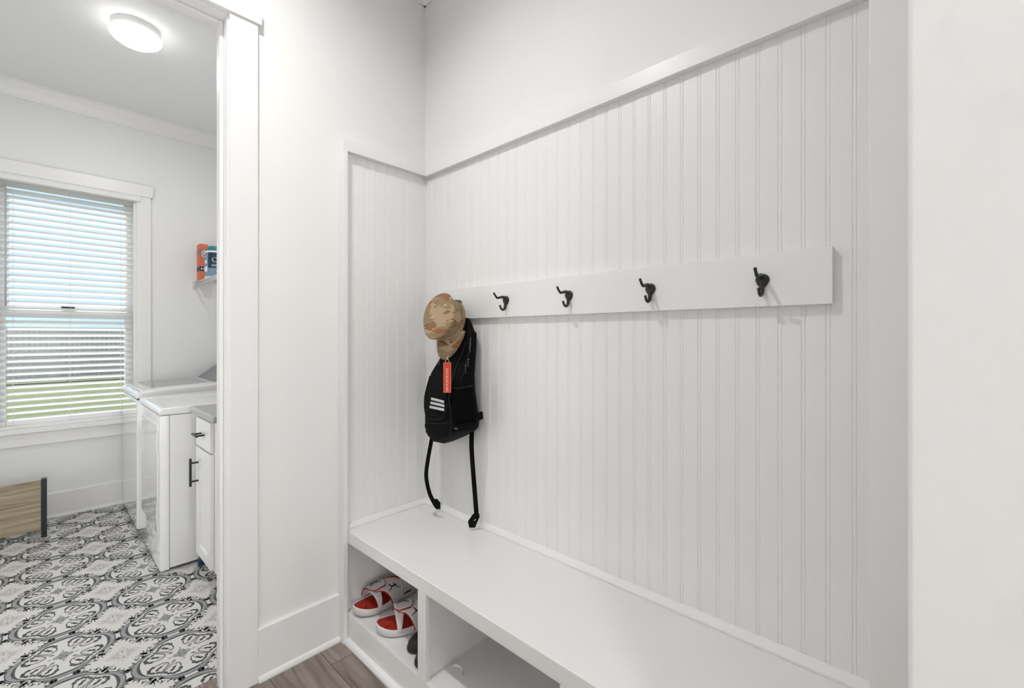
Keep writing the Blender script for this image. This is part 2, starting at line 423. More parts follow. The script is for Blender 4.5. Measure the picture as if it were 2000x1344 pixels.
struct(bb.build('wall_far', 'laundry'))
# crown moulding
def crown_x(y, s, x0, x1, zb, pr):   # runs along X on wall y, s = direction into room
    h = ZC - zb
    return B().prism([(y, zb), (y + s * .012, zb), (y + s * .016, zb + h * .18), (y + s * pr * .55, zb + h * .55), (y + s * pr * .85, zb + h * .85), (y + s * pr, zb + h * .88), (y + s * pr, ZC), (y, ZC)], 0, x0, x1)
def crown_y(x, s, y0, y1, zb, pr):
    h = ZC - zb
    return B().prism([(x, zb), (x + s * .012, zb), (x + s * .016, zb + h * .18), (x + s * pr * .55, zb + h * .55), (x + s * pr * .85, zb + h * .85), (x + s * pr, zb + h * .88), (x + s * pr, ZC), (x, ZC)], 1, y0, y1)
struct(crown_x(YF, -1, XL, X0, 2.93, .055).build('trim_2', 'trim'))
struct(crown_x(Y0, -1, XL, X0, 2.94, .055).build('trim_3', 'trim'))
struct(crown_y(X0, -1, .0135, Y0, 2.94, .055).build('trim_4', 'trim'))
struct(crown_y(X0, -1, YT, YF, 2.93, .055).build('trim_5', 'trim'))
# baseboards with shoe moulding
def base_x(y, s, x0, x1, h):
    return B().prism([(y, 0), (y + s * .026, 0), (y + s * .026, .008), (y + s * .022, .016), (y + s * .015, .021), (y + s * .015, h - .004), (y + s * .011, h), (y, h)], 0, x0, x1)
struct(base_x(Y0, -1, .5625, .8765, .198).build('baseboard_back', 'trim'))
struct(base_x(YF, -1, XL, X0, .176).build('baseboard_far', 'trim'))

# ------------------------------------------------------------------ doorway
dr = B()
dr.box(.471, .5625, Y0 - .018, Y0, 0, 2.454)
dr.box(-.442, -.350, Y0 - .018, Y0, 0, 2.454)
door = dr.build('door_1', 'trim', bevel=.002); struct(door)
B().box(-.458, .574, Y0 - .026, Y0, 2.454, 2.512).build('head_casing', 'trim', door, bevel=.002)
jb = B().box(.466, DR, Y0 - .002, YT + .018, 0, 2.46).box(DL, -.345, Y0 - .002, YT + .018, 0, 2.46).box(-.345, .466, Y0 - .002, YT + .018, 2.447, DH)
jb.build('jamb', 'trim', door, bevel=.0015)
st = B().box(.454, .466, 1.884, 1.920, 0, 2.447).box(-.345, -.333, 1.884, 1.920, 0, 2.447).box(-.333, .454, 1.884, 1.920, 2.435, 2.447)
st.build('door_stop', 'trim', door, bevel=.002)
B().box(.471, .56, YT, YT + .018, 0, 2.454).box(-.44, -.35, YT, YT + .018, 0, 2.454).box(-.44, .56, YT, YT + .018, 2.454, 2.54).build('laundry_casing', 'trim', door, bevel=.002)

# ------------------------------------------------------------------ beadboard, rails and posts of the bench nook
XB, YB = 1.318, 1.818
def bead_profile(a0, a1, first, pitch, flip=False):
    pts = [(a0, 0)]; g = first
    while g < a1 - .012:
        if g > a0 + .012:
            pts += [(g - .0062, 0), (g - .0046, -.0014), (g - .0036, -.0014), (g - .0020, -.0002), (g, .0), (g + .0020, -.0002), (g + .0036, -.0014), (g + .0046, -.0014), (g + .0062, 0)]
        g += pitch
    pts.append((a1, 0)); return pts
pr = bead_profile(.058, YB, .125 - .0515, .0515)
bb = B().prism([(X0, .058)] + [(XB - d, t) for t, d in pr] + [(X0, YB)], 2, .47, 2.10)
struct(bb.build('trim_6', 'bead'))
pr = bead_profile(.90, X0, .945, .0515)
bb = B().prism([(.90, Y0)] + [(t, YB - d) for t, d in pr] + [(X0, Y0)], 2, .47, 2.10)
struct(bb.build('trim_7', 'bead'))
struct(B().box(1.294, X0, .058, Y0, 2.074, 2.127).build('trim_8', 'trim', bevel=.0015))
struct(B().box(.8765, 1.294, 1.7925, Y0, 2.077, 2.127).build('trim_9', 'trim', bevel=.0015))
struct(B().box(.8765, .896, 1.787, Y0, 0, 2.08).build('trim_10', 'trim', bevel=.0015))
struct(B().box(.8765, .8965, .0135, .066, 0, 2.127).build('trim_11', 'trim', bevel=.0015))
# little cap moulding where the bench meets the boards
mp_ = [(0, 0), (.018, 0), (.018, .006), (.012, .014), (.006, .022), (0, .024)]
struct(B().prism([(XB - a, .47 + c) for a, c in mp_], 1, .066, YB).build('trim_12', 'trim'))
struct(B().prism([(YB - a, .47 + c) for a, c in mp_], 0, .897, XB).build('trim_13', 'trim'))

# ------------------------------------------------------------------ storage bench
bench = thing('storage_bench', 'long white built-in bench with open cubbies below the hook board', 'bench', (.897, .93, 0))
bk = 1.785
B().box(.897, X0 - .002, .0665, 1.838, .418, .4695).build('seat_top', 'bench', bench, bevel=.003)
B().box(.905, X0 - .002, .0665, 1.838, .100, .120).build('shelf', 'bench', bench)
B().box(.8975, .917, .0665, 1.838, .0, .1205).build('kick_board', 'bench', bench, bevel=.0015)
B().prism([(.8975, 0), (.880, 0), (.880, .008), (.885, .018), (.8975, .024)], 1, .0665, 1.786).build('shoe_moulding', 'trim', bench)
for y in (1.2625, .652):
    pn = B().box(.914, X0 - .004, y - .012, y + .012, .1205, .417).build('divider', 'bench', bench)
    B().box(.897, .9145, y - .0235, y + .0235, .1205, .4175).build('stile', 'bench', pn, bevel=.0015)
B().box(1.312, X0 - .003, .0665, 1.815, .1205, .417).build('back_panel', 'bench', bench)
B().box(.9, 1.311, 1.816, 1.836, .1205, .417).build('end_panel', 'bench', bench)

q = B()
q.grid([[(.990 + .022 * math.cos(R(a)) * 1.2, 1.200 + .028 * math.sin(R(a)), .1203 + z) for a in range(-60, 61, 10)] for z in (0, .007, .0135)])
tag(q.build('paper_scrap', 'plastic', smooth=True, solid=.001), 'small curled white scrap lying on the floor of the second cubby', 'scrap')

# ------------------------------------------------------------------ coat hook board
rack = thing('coat_rack', 'long white wall board carrying a row of five black coat hooks', 'coat rack', (XB, .93, 1.371))
B().box(1.299, XB, .166, 1.700, 1.371, 1.509).build('backboard', 'trim', rack, bevel=.0015)
def hook_mesh(bm_):
    # base at origin on the board, wall normal = -X
    n = 24; prof = []
    out = []
    for k in range(n):
        a = 2 * math.pi * k / n; y = .0165 * math.cos(a); z = .0165 * math.sin(a)
        if z < 0: y *= 1 - .35 * (-z / .0165) ; z *= 1.35
        out.append((y, z))
    rings = [[(0, y, z + .006) for y, z in out], [(-.004, y, z + .006) for y, z in out], [(-.0075, y * .75, z * .75 + .006) for y, z in out], [(-.009, y * .3, z * .3 + .006) for y, z in out]]
    bm_.loft(rings)
    up = catmull([(-.005, 0, .010), (-.018, 0, .017), (-.035, 0, .0145), (-.050, 0, .0115), (-.059, 0, .017), (-.068, 0, .027)], 5)
    bm_.tube(up, [lerp(.0062, .0036, i / (len(up) - 1)) for i in range(len(up))], 10)
    lo = catmull([(-.004, 0, -.004), (-.006, 0, -.018), (-.010, 0, -.029), (-.019, 0, -.0345), (-.029, 0, -.030), (-.035, 0, -.0205)], 5)
    bm_.tube(lo, [lerp(.0062, .0037, i / (len(lo) - 1)) for i in range(len(lo))], 10)
    for c in ((-.069, 0, .028), (-.0352, 0, -.020)):
        rr = .0046; rings = [[(c[0] + rr * math.cos(p_) * math.cos(t_), c[1] + rr * math.cos(p_) * math.sin(t_), c[2] + rr * math.sin(p_)) for t_ in [2 * math.pi * k / 10 for k in range(10)]] for p_ in [math.radians(d) for d in (-80, -45, 0, 45, 80)]]
        bm_.loft(rings)
hb = B(); hook_mesh(hb)
h0 = hb.build('coat_hook', 'black', rack, world=False, smooth=True)
HY_ = [.316, .627, .936, 1.248, 1.540]
for i, y in enumerate(HY_):
    o = h0 if i == 0 else h0.copy()
    if i: COL.objects.link(o); o.parent = rack
    o.location = (1.299 - XB, y - .93, 1.434 - 1.371)

# ------------------------------------------------------------------ backpack
# ring: z, right Y, left Y, depth, tilt (right side lift)
RG = [(.848, 1.425, 1.585, .085, .036), (.856, 1.402, 1.618, .125, .036), (.880, 1.370, 1.640, .146, .032), (.915, 1.363, 1.652, .156, .022), (.935, 1.367, 1.650, .150, .016), (.985, 1.372, 1.660, .155, .008), (1.06, 1.390, 1.652, .146, 0), (1.13, 1.400, 1.630, .126, 0), (1.20, 1.402, 1.605, .084, 0), (1.26, 1.403, 1.590, .062, 0), (1.305, 1.404, 1.582, .054, 0), (1.318, 1.418, 1.578, .060, 0), (1.345, 1.436, 1.566, .048, 0), (1.366, 1.455, 1.555, .036, 0), (1.374, 1.47, 1.545, .024, 0)]
BX = 1.297
def ringat(z):
    if z <= RG[0][0]: return RG[0]
    for a, c in zip(RG, RG[1:]):
        if a[0] <= z <= c[0]:
            t = (z - a[0]) / (c[0] - a[0]); return tuple(lerp(p, q, t) for p, q in zip(a, c))
    return RG[-1]
def bag(th, z, off=0):
    zz, yr, yl, dp, tl = ringat(z); c, s_ = math.cos(R(th)), math.sin(R(th)); e = .62
    u = math.copysign(abs(c) ** e, c); v = math.copysign(abs(s_) ** e, s_)
    cy, hw = (yr + yl) / 2, (yl - yr) / 2
    wob = .004 * math.sin(z * 55 + th * .05) * max(0, s_)
    y = cy + (hw + off) * u; x = BX - (dp * (v * .5 + .5)) * (1 - .14 * u) - off * v - wob
    x = min(x, BX)
    return Vector((x, y, z + tl * (-u) + 0))
pack = thing('backpack', 'black backpack hanging from the leftmost hook with straps dangling', 'backpack', (1.25, 1.52, .848))
n = 48
bb = B(); zs = []
for a, c in zip(RG, RG[1:]): zs += [lerp(a[0], c[0], k / 3) for k in range(3)]
zs.append(RG[-1][0])
bb.loft([[bag(360 * k / n, z) for k in range(n)] for z in zs])
body = bb.build('body', 'bagfab', pack, smooth=True)
def bagline(pts, r, off=.001, n_=6): return catmull([bag(t, z, off) for t, z in pts], n_)
# seam piping down the front corner and around the compartment
sp = B().tube(bagline([(128, 1.34), (130, 1.25), (131, 1.15), (131, 1.05), (130, .95), (126, .90), (118, .862)], 0), .0038, 6)
sp.tube(bagline([(52, 1.32), (48, 1.2), (45, 1.08), (45, .95), (50, .89)], 0), .003, 6)
sp.tube(bagline([(20, .937), (50, .930), (80, .925), (110, .930), (150, .940), (178, .950)], 0), .003, 6)
sp.build('piping', 'baglite', body, smooth=True)
g = [[bag(lerp(62, 122, i / 14), lerp(.955, 1.12, j / 10), .003 + .005 * math.sin(math.pi * i / 14) * math.sin(math.pi * j / 10)) for i in range(15)] for j in range(11)]
pk = B().grid(g).build('front_pocket', 'bagfab', pack, smooth=True, solid=.003)
B().tube(bagline([(64, 1.12), (61, 1.03), (66, .965), (80, .945), (100, .95), (115, .975), (123, 1.02)], 0, .006), .0028, 6).build('zip_line', 'baglite', pk, smooth=True)
# three slanted bars printed on the pocket
lg = B()
for k in range(3):
    z0 = 1.032 - k * .0165
    top = [bag(lerp(113, 88, i / 6), z0 + .0022 * (i / 6 - .5) * 2, .0135) for i in range(7)]
    lg.grid([top, [p + Vector((0, 0, -.0105)) for p in top]])
lg.build('stripe_logo', 'silver', pk, solid=.001)
g = [[bag(lerp(136, 186, i / 12), lerp(.925, 1.085, j / 8), .005) for i in range(13)] for j in range(9)]
sd = B().grid(g).build('side_pocket', 'bagdark', pack, smooth=True, solid=.003)
B().tube(bagline([(135, 1.085), (150, 1.080), (170, 1.082), (186, 1.086)], 0, .006), .0042, 6).build('pocket_hem', 'baglite', sd, smooth=True)
p = [bag(a, z, .004) for a, z in ((136, .898), (143, .908), (150, .893))]
B().add(p + [q + Vector((.001, .001, 0)) for q in p], [(0, 1, 2), (3, 5, 4)]).build('mark', 'gun', pack)
# zips with pulls
def pull(th, z, L, name='zip_pull'):
    q = B(); a = bag(th, z, .006); q.tube([a, a + Vector((-.002, 0, -.010))], .0024, 6)
    c = a + Vector((-.003, 0, -.012)); d = Vector((.35, .9, 0)).normalized()
    lp = [c + d * (.0055 * math.sin(2 * math.pi * k / 16)) + Vector((0, 0, -L / 2 + L / 2 * math.cos(2 * math.pi * k / 16))) for k in range(17)]
    q.tube(lp, .0011, 6, cap=False)
    return q.build(name, 'gun', pack, smooth=True)
pull(158, 1.285, .024); pull(160, 1.262, .024); pull(166, 1.20, .022); pull(163, 1.178, .028); pull(66, 1.185, .030)
B().tube(bagline([(168, 1.34), (164, 1.28), (163, 1.2), (160, 1.10)], 0, .0012), .0026, 6).build('side_zip', 'baglite', pack, smooth=True)
# hang loop
B().ribbon(catmull([(1.272, 1.50, 1.365), (1.266, 1.512, 1.395), (1.274, 1.537, 1.408), (1.270, 1.565, 1.390), (1.274, 1.575, 1.36)], 5), (1, 0, 0), .018, .003).build('hang_loop', 'bagfab', pack)
# dangling straps with folded ends
vd = Vector((.7301, -.6833 * 0 - .6833, 0)); cr = Vector((.6833, -.7301, 0))
lp = catmull([(1.225, 1.635, .872), (1.220, 1.643, .818), (1.200, 1.642, .734), (1.190, 1.640, .667), (1.200, 1.633, .598), (1.213, 1.622, .556), (1.222, 1.612, .532)], 6)
s1 = B().ribbon(lp, cr, .0175, .0025).build('strap', 'bagfab', pack)
def fold(c, pts, t=.006):
    # folded webbing end: polygon in the (right, up) frame facing the camera
    f = [Vector(c) + cr * a + Vector((0, 0, z)) for a, z in pts]; dd = Vector((.7301, .6833, 0)) * t
    k = len(pts) // 2
    return f, [q + dd for q in f]
def frame(c, outer, inner):
    q = B(); f, bk_ = fold(c, outer); g, gk = fold(c, inner); n_ = len(outer)
    q.add(f + g + bk_ + gk, [(i, (i + 1) % n_, n_ + (i + 1) % n_, n_ + i) for i in range(n_)] + [(2 * n_ + i, 3 * n_ + i, 3 * n_ + (i + 1) % n_, 2 * n_ + (i + 1) % n_) for i in range(n_)]
          + [(i, 2 * n_ + i, 2 * n_ + (i + 1) % n_, (i + 1) % n_) for i in range(n_)] + [(n_ + i, n_ + (i + 1) % n_, 3 * n_ + (i + 1) % n_, 3 * n_ + i) for i in range(n_)])
    return q
frame((1.222, 1.612, .540), [(-.014, .020), (.004, .022), (.020, .004), (.020, -.022), (.002, -.024), (-.012, -.006)], [(-.001, .003), (.001, .005), (.005, .001), (.005, -.002), (.002, -.004), (-.001, -.001)]).build('folded_end', 'bagfab', s1)
rp = catmull([(1.284, 1.440, .905), (1.281, 1.437, .872), (1.278, 1.434, .801), (1.278, 1.417, .650), (1.278, 1.406, .560), (1.278, 1.404, .535)], 6)
s2 = B().ribbon(rp, cr, .0195, .0025).build('strap', 'bagfab', pack)
frame((1.262, 1.398, .520), [(-.006, .022), (.020, .022), (.021, .008), (.002, -.036), (-.022, -.036), (-.028, -.010)], [(-.001, -.003), (.004, .000), (.006, -.002), (.003, -.007), (-.003, -.008), (-.004, -.006)]).build('folded_end', 'bagfab', s2)
# strap root buckle sticking out at the lower right
B().prism([(1.262, .968), (1.290, .975), (1.292, .942), (1.268, .938)], 1, 1.374, 1.392).build('buckle', 'bagfab', pack, bevel=.004)

# ------------------------------------------------------------------ cap on the hook
capn = Vector((-.93, -.23, .24)).normalized(); capf = Vector((-.1, .10, -1)); capf = (capf - capn * capf.dot(capn)).normalized(); caps = capn.cross(capf)
CC = Vector((1.214, 1.489, 1.353))
XF = Matrix(((capf.x, caps.x, capn.x, CC.x), (capf.y, caps.y, capn.y, CC.y), (capf.z, caps.z, capn.z, CC.z), (0, 0, 0, 1)))
cap = thing('cap', 'tan camouflage patrol cap hung brim down on the leftmost hook over the backpack', 'cap', CC)
def capring(a, b_, z, sx=0, n=40, lump=0):
    return [(sx + a * math.cos(2 * math.pi * k / n), b_ * math.sin(2 * math.pi * k / n), z + lump * math.sin(3 * 2 * math.pi * k / n + 1)) for k in range(n)]
cb = B()
cb.loft([capring(.090, .067, .0), capring(.091, .068, .028), capring(.092, .069, .055, 0, 40, .002), capring(.096, .074, .078, 0, 40, .003), capring(.0985, .077, .090, -.001, 40, .003), capring(.098, .0765, .0945, -.001, 40, .003), capring(.094, .073, .0975, -.001, 40, .003), capring(.07, .055, .099, 0, 40, .003), capring(.035, .028, .0985, 0, 40, .001), capring(.006, .005, .0985)], False, True)
XFo = Matrix.Translation(-CC) @ XF
crown = cb.build('crown', 'camo', cap, world=False, smooth=True, xf=XFo)
crown.modifiers.new('s', 'SOLIDIFY').thickness = .002
B().tube([Vector(p) for p in capring(.0992, .0777, .0915, -.001, 40, .003)] + [Vector(capring(.0992, .0777, .0915, -.001, 40, .003)[0])], .0016, 6, cap=False).build('top_seam', 'camo', crown, world=False, smooth=True, xf=XFo)
cbn = B().loft([capring(.0925, .0695, .001), capring(.0935, .0705, .003), capring(.0935, .0705, .022), capring(.0925, .0695, .024)], False, False).build('band', 'camo', cap, world=False, smooth=True, xf=XFo)
g = []
for j in range(8):
    t = j / 7; row = []
    for i in range(25):
        a = lerp(-72, 72, i / 24); e = max(0, math.cos(R(a * 90 / 72))) ** .55
        x = .090 * math.cos(R(a)) + .073 * t * e; y = .070 * math.sin(R(a)) * (1 + .06 * t)
        row.append((x, y, .004 + .004 * math.sin(math.pi * t) - .010 * t - .010 * (math.sin(R(a)) ** 2) * t))
    g.append(row)
B().grid(g).build('brim', 'camo', cap, world=False, smooth=True, xf=XFo, solid=.004)

# ------------------------------------------------------------------ red key tag
tn = Vector((-.74, -.67, 0)).normalized(); tr_ = Vector((.67, -.74, 0)).normalized()   # facing, right
TC = Vector((1.122, 1.405, 1.128))
kt = thing('key_tag', 'red fabric key tag with pale lettering clipped to the backpack front', 'key tag', TC)
def tagpt(a, z, o_): return TC + tr_ * a + Vector((0, 0, z)) + tn * o_
q = B(); W2, H2 = .0155, .061
q.add([tagpt(a, z, o_) for o_ in (0, .0022) for z in (-H2, H2) for a in (-W2, W2)], [(0, 2, 3, 1), (4, 5, 7, 6), (0, 1, 5, 4), (2, 6, 7, 3), (0, 4, 6, 2), (1, 3, 7, 5)])
rib = q.build('ribbon', 'red', kt, bevel=.0006)
vs, fs = text_mesh('REMOVE BEFORE FLIGHT', .0112)
xs = [v.x for v in vs]; ys = [v.y for v in vs]; sx = .094 / (max(xs) - min(xs)); sy = .0105 / (max(ys) - min(ys))
B().add([tagpt(-(v.y) * sy, v.x * sx - .009, .0028 + v.z) for v in vs], fs).build('lettering', 'redpale', rib)
bd = B().tube([tagpt(-W2 + .0018, -H2 + .002, .0024), tagpt(-W2 + .0018, H2 - .002, .0024), tagpt(W2 - .0018, H2 - .002, .0024), tagpt(W2 - .0018, -H2 + .002, .0024), tagpt(-W2 + .0018, -H2 + .002, .0024)], .0005, 4)
bd.build('stitching', 'redpale', rib)
q = B(); rc = tagpt(0, .0655, .0012)
q.tube([rc + tr_ * (.007 * math.sin(2 * math.pi * k / 16)) + Vector((0, 0, .008 * math.cos(2 * math.pi * k / 16))) for k in range(17)], .0011, 6, cap=False)
q.tube(catmull([rc + Vector((0, 0, .006)), rc + tr_ * .003 + Vector((0, 0, .010)), rc - tr_ * .001 + Vector((0, 0, .014)), rc + tr_ * .004 - tn * .003 + Vector((0, 0, .018)), rc + tr_ * .008 - tn * .008 + Vector((0, 0, .016))], 4), .0017, 6)
q.build('clip', 'steel', kt, smooth=True)

# ------------------------------------------------------------------ slide sandals
def hwid(x):   # half width of the sole along its length (heel -.145 .. toe .145)
    t = (x + .145) / .29
    w_ = .0385 + .0165 * math.sin(math.pi * min(1, max(0, (t - .22) / .95))) ** 1.2
    if t < .16: w_ *= math.sqrt(max(0, 1 - ((.16 - t) / .16) ** 2))
    if t > .74: w_ *= math.sqrt(max(0, 1 - ((t - .74) / .26) ** 2.3))
    return max(w_, .0005)
def outline(inset, z, n=28, lift=0, wmul=1):
    xs = [-.145 * math.cos(math.pi * i / n) for i in range(n + 1)]
    s_ = (.145 - inset) / .145; up = []
    for x in xs:
        zz = z * (1 + .9 * max(0, min(1, (.03 - x) / .15))) + lift * max(0, (x - .07) / .075) ** 2
        up.append((x * s_, max(.0004, hwid(x) * wmul - inset * (1 if abs(x) < .13 else .4)), zz))
    return up + [(x, -y, zz) for x, y, zz in up[::-1][1:-1]]
def archpt(x, th, off=0, side=1):
    W = hwid(x) + .004 + off; Hh = lerp(.050, .070, min(1, max(0, (.13 - x) / .16))) + off
    c, s_ = math.cos(R(th)), math.sin(R(th))
    return Vector((x, side * W * math.copysign(abs(s_) ** .85, s_), .020 + Hh * abs(c) ** .75 * (1 if c > 0 else 0)))
def jump(scale):   # small leaping figure drawn with strokes in a 2-D frame
    S = []
    def st(p0, p1, w0, w1): S.append((p0, p1, w0, w1))
    st((0, .1), (.02, -.22), .2, .16); st((.0, .06), (.42, .34), .10, .06); st((-.02, .06), (-.42, .10), .09, .05)
    st((.02, -.2), (.34, -.62), .13, .06); st((0, -.2), (-.46, -.42), .13, .06); st((.0, .12), (.03, .28), .17, .15); st((.42, .36), (.50, .44), .14, .14)
    return [[(a * scale, b_ * scale) for a, b_ in ((p0[0] + nx * w0, p0[1] + ny * w0), (p1[0] + nx * w1, p1[1] + ny * w1), (p1[0] - nx * w1, p1[1] - ny * w1), (p0[0] - nx * w0, p0[1] - ny * w0))]
            for p0, p1, w0, w1 in S for L in [math.hypot(p1[0] - p0[0], p1[1] - p0[1])] for nx, ny in [(-(p1[1] - p0[1]) / L / 2, (p1[0] - p0[0]) / L / 2)]]
def make_sandal(label, loc, rz):
    sd = thing('slide_sandal', label, 'sandal', loc, (0, 0, rz), 'white and red slide sandals in the first cubby'); sd.scale = (1.06, 1.06, 1.06)
    q = B().loft([outline(.010, 0, lift=.010), outline(.002, .006, lift=.010), outline(0, .016, lift=.012), outline(0, .026, lift=.014), outline(.002, .030, lift=.014), outline(.0045, .030, lift=.014), outline(.0055, .026, lift=.014)], True, False)
    q.build('sole', 'sole', sd, world=False, smooth=True)
    q = B().loft([outline(.005, .0265, lift=.014), outline(.022, .0245, lift=.012), outline(.034, .0245, lift=.012)], False, True)
    q.build('insole', 'insole', sd, world=False, smooth=True)
    # main strap: wide over the outer side (+theta), narrow over the top
    def x1(th): return lerp(.046, .004, min(1, max(0, (th - 15) / 75)) ** .8) + .018 * math.exp(-((th - 12) / 14) ** 2)
    def x0(th): return lerp(-.012, -.088, min(1, max(0, (th + 20) / 80)))
    g = [[archpt(lerp(x0(th), x1(th), j / 12), th) for j in range(13)] for th in [lerp(-90, 92, i / 40) for i in range(41)]]
    ms_ = B().grid(g).build('strap', 'strapw', sd, world=False, smooth=True, solid=.005)
    ed = B().tube([archpt(x1(th) + .001, th, -.001) for th in [lerp(-20, 90, i / 24) for i in range(25)]], .0026, 6)
    ed.build('strap_edge', 'insole', ms_, world=False, smooth=True)
    ln = B().tube([archpt(x0(th) - .004, th, -.004) for th in [lerp(-80, 40, i / 30) for i in range(31)]], .0085, 8)
    ln.build('padded_lining', 'insole', ms_, world=False, smooth=True)
    # slim front strip that runs from the flap to the outer sole rim
    g = [[archpt(lerp(lerp(.040, .054, max(0, th) / 90), lerp(.078, .068, max(0, th) / 90), j / 4), th, -.003) for j in range(5)] for th in [lerp(-60, 90, i / 24) for i in range(25)]]
    B().grid(g).build('front_strip', 'strapw', sd, world=False, smooth=True, solid=.004)
    # hook-and-loop flap over the inner side
    def fx0(th): return .008 + .012 * max(0, (th + 5) / 20) ** 2
    def fx1(th): return .078 - .018 * max(0, (th + 5) / 20) ** 2
    g = [[archpt(lerp(fx0(th), fx1(th), j / 10), th, .006) for j in range(11)] for th in [lerp(-88, 14, i / 24) for i in range(25)]]
    fl = B().grid(g).build('flap', 'strapw', sd, world=False, smooth=True, solid=.004)
    pth = [archpt(fx1(th) + .001, th, .005) for th in [lerp(-80, 14, i / 16) for i in range(17)]] + [archpt(lerp(fx1(14), fx0(14), k / 6), 15.5, .005) for k in range(7)]
    B().tube(pth, .0022, 6).build('flap_edge', 'insole', fl, world=False, smooth=True)
    lg = B()
    for poly in jump(.040):
        lg.add([archpt(.042 - b_, -22 + a * 800, .0095) for a, b_ in poly], [(0, 1, 2, 3)])
    lg.build('logo', 'black', fl, world=False, solid=.0008)
    lg = B()
    for poly in jump(.044):
        lg.add([archpt(-.010 - b_, 36 + a * 800, .0042) for a, b_ in poly], [(0, 1, 2, 3)])
    lg.build('logo', 'black', ms_, world=False, solid=.0008)
    rb = B()
    for x in (-.045, -.025, -.062): rb.tube([archpt(x + (th - 50) * .0002, th, .003) for th in [lerp(30, 82, i / 10) for i in range(11)]], .0016, 5)
    rb.build('rib', 'strapw', ms_, world=False, smooth=True)
    g = [[archpt(lerp(-.084, -.050, j / 5), th, .004) for j in range(6)] for th in [lerp(81, 85, i / 6) for i in range(7)]]
    B().grid(g).build('mesh_panel', 'shoe', ms_, world=False, solid=.001)
    return sd
make_sandal('white and red slide sandal at the back of the first cubby, nearest its left end', (1.054, 1.741, .1205), R(178))
make_sandal('white and red slide sandal in front, turned outward beside the cubby divider', (1.046, 1.516, .1205), R(151))

def make_shoe(label, loc, rz):
    s_ = thing('shoe', label, 'shoe', loc, (0, 0, rz), 'black shoes in the first cubby'); s_.scale = (.69, .69, .69)
    B().loft([outline(.004, 0, lift=.004), outline(0, .006, lift=.006), outline(0, .018, lift=.008), outline(.004, .022, lift=.008)]).build('sole', 'shoe', s_, world=False, smooth=True)
    rings = []
    for i in range(15):
        x = lerp(-.142, .141, i / 14); wv = hwid(x) * .97; t = (x + .145) / .29
        hh = lerp(.085, .04, min(1, max(0, (t - .35) / .55))) if t > .3 else .085
        if t > .85: hh *= math.sqrt(max(.05, 1 - ((t - .85) / .16) ** 2))
        rings.append([(x, wv * math.cos(math.pi * k / 12), .018 + hh * math.sin(math.pi * k / 12) ** .7) for k in range(13)])
    B().loft(rings).build('upper', 'shoe', s_, world=False, smooth=True)
    B().tube([(-.03, .03, .10), (0, .033, .088), (.02, .02, .086), (.03, 0, .088), (.02, -.02, .086), (0, -.033, .088), (-.03, -.03, .10)], .004, 6).build('collar', 'bagdark', s_, world=False, smooth=True)
    return s_
make_shoe('black shoe right beside the front sandal, mostly behind the divider', (1.036, 1.402, .1205), R(180))
make_shoe('black shoe closest to the cubby divider, only its toe showing', (1.012, 1.3195, .1205), R(180))

# ------------------------------------------------------------------ laundry: ceiling light
LX, LY = .382, 3.275
lamp = thing('ceiling_light', 'round flush ceiling light with glowing white glass in the laundry', 'ceiling light', (LX, LY, ZC))
B().lathe([(.110, 0), (.110, -.042), (.104, -.044)], (LX, LY, ZC), 48, cap1=False).build('rim', 'plastic', lamp, smooth=True, bevel=.002)
B().lathe([(.108, -.0425), (.114, -.044), (.118, -.050), (.117, -.058), (.108, -.073), (.086, -.089), (.052, -.100), (.02, -.104), (.004, -.1045)], (LX, LY, ZC), 48, cap0=True).build('glass_shade', 'lampglass', lamp, smooth=True)

light('lamp_bulb', 'AREA', (LX, LY, ZC - .108), 8.0, (1, .985, .96), shape='DISK', size=.2)

# ------------------------------------------------------------------ laundry: window, blind
win = B().box(WL, WL + .018, YF + .002, YF + .12, WB, WT).box(WR - .018, WR, YF + .002, YF + .12, WB, WT).box(WL, WR, YF + .002, YF + .12, WT - .018, WT).box(WL, WR, YF + .002, YF + .12, WB, WB + .015)
win = win.build('window_1', 'vinyl'); struct(win)
fy = YF + .062
def sash(name, x0, x1, z0, z1, y, wd):
    q = B().box(x0, x0 + wd, y, y + .03, z0, z1).box(x1 - wd, x1, y, y + .03, z0, z1).box(x0 + wd, x1 - wd, y, y + .03, z0, z0 + wd).box(x0 + wd, x1 - wd, y, y + .03, z1 - wd, z1)
    s_ = q.build(name, 'vinyl', win, bevel=.003)
    B().box(x0 + wd - .003, x1 - wd + .003, y + .013, y + .016, z0 + wd - .003, z1 - wd + .003).build('pane', 'glass', s_)
    return s_
sash('upper_sash', WL + .018, WR - .018, 1.465, WT - .018, fy + .026, .048)
ls = sash('lower_sash', WL + .018, WR - .018, WB + .015, 1.500, fy - .006, .048)
B().box(.12, .19, fy - .012, fy + .022, 1.500, 1.512).build('sash_lock', 'blkmetal', ls, bevel=.002)
B().box(WR, WR + .089, YF - .018, YF, WB, 2.402).box(WL - .089, WL, YF - .018, YF, WB, 2.402).build('casing', 'trim', win, bevel=.002)
B().box(WL - .105, WR + .102, YF - .026, YF, 2.402, 2.492).build('head_casing', 'trim', win, bevel=.002)
B().box(WL - .10, WR + .10, YF - .045, YF + .055, WB - .032, WB).build('stool', 'trim', win, bevel=.004)
B().box(WL - .085, WR + .085, YF - .018, YF, WB - .122, WB - .032).build('apron', 'trim', win, bevel=.002)
bl = thing('window_blind', 'white horizontal slat blind with slats open in the laundry window', 'blind', ((WL + WR) / 2, YF + .03, WB))
B().prism([(YF - .020, 2.352), (YF - .034, 2.358), (YF - .036, 2.385), (YF - .030, 2.400), (YF - .019, 2.4015), (YF - .019, 2.352)], 0, WL - .022, WR + .022).build('valance', 'vinyl', bl)
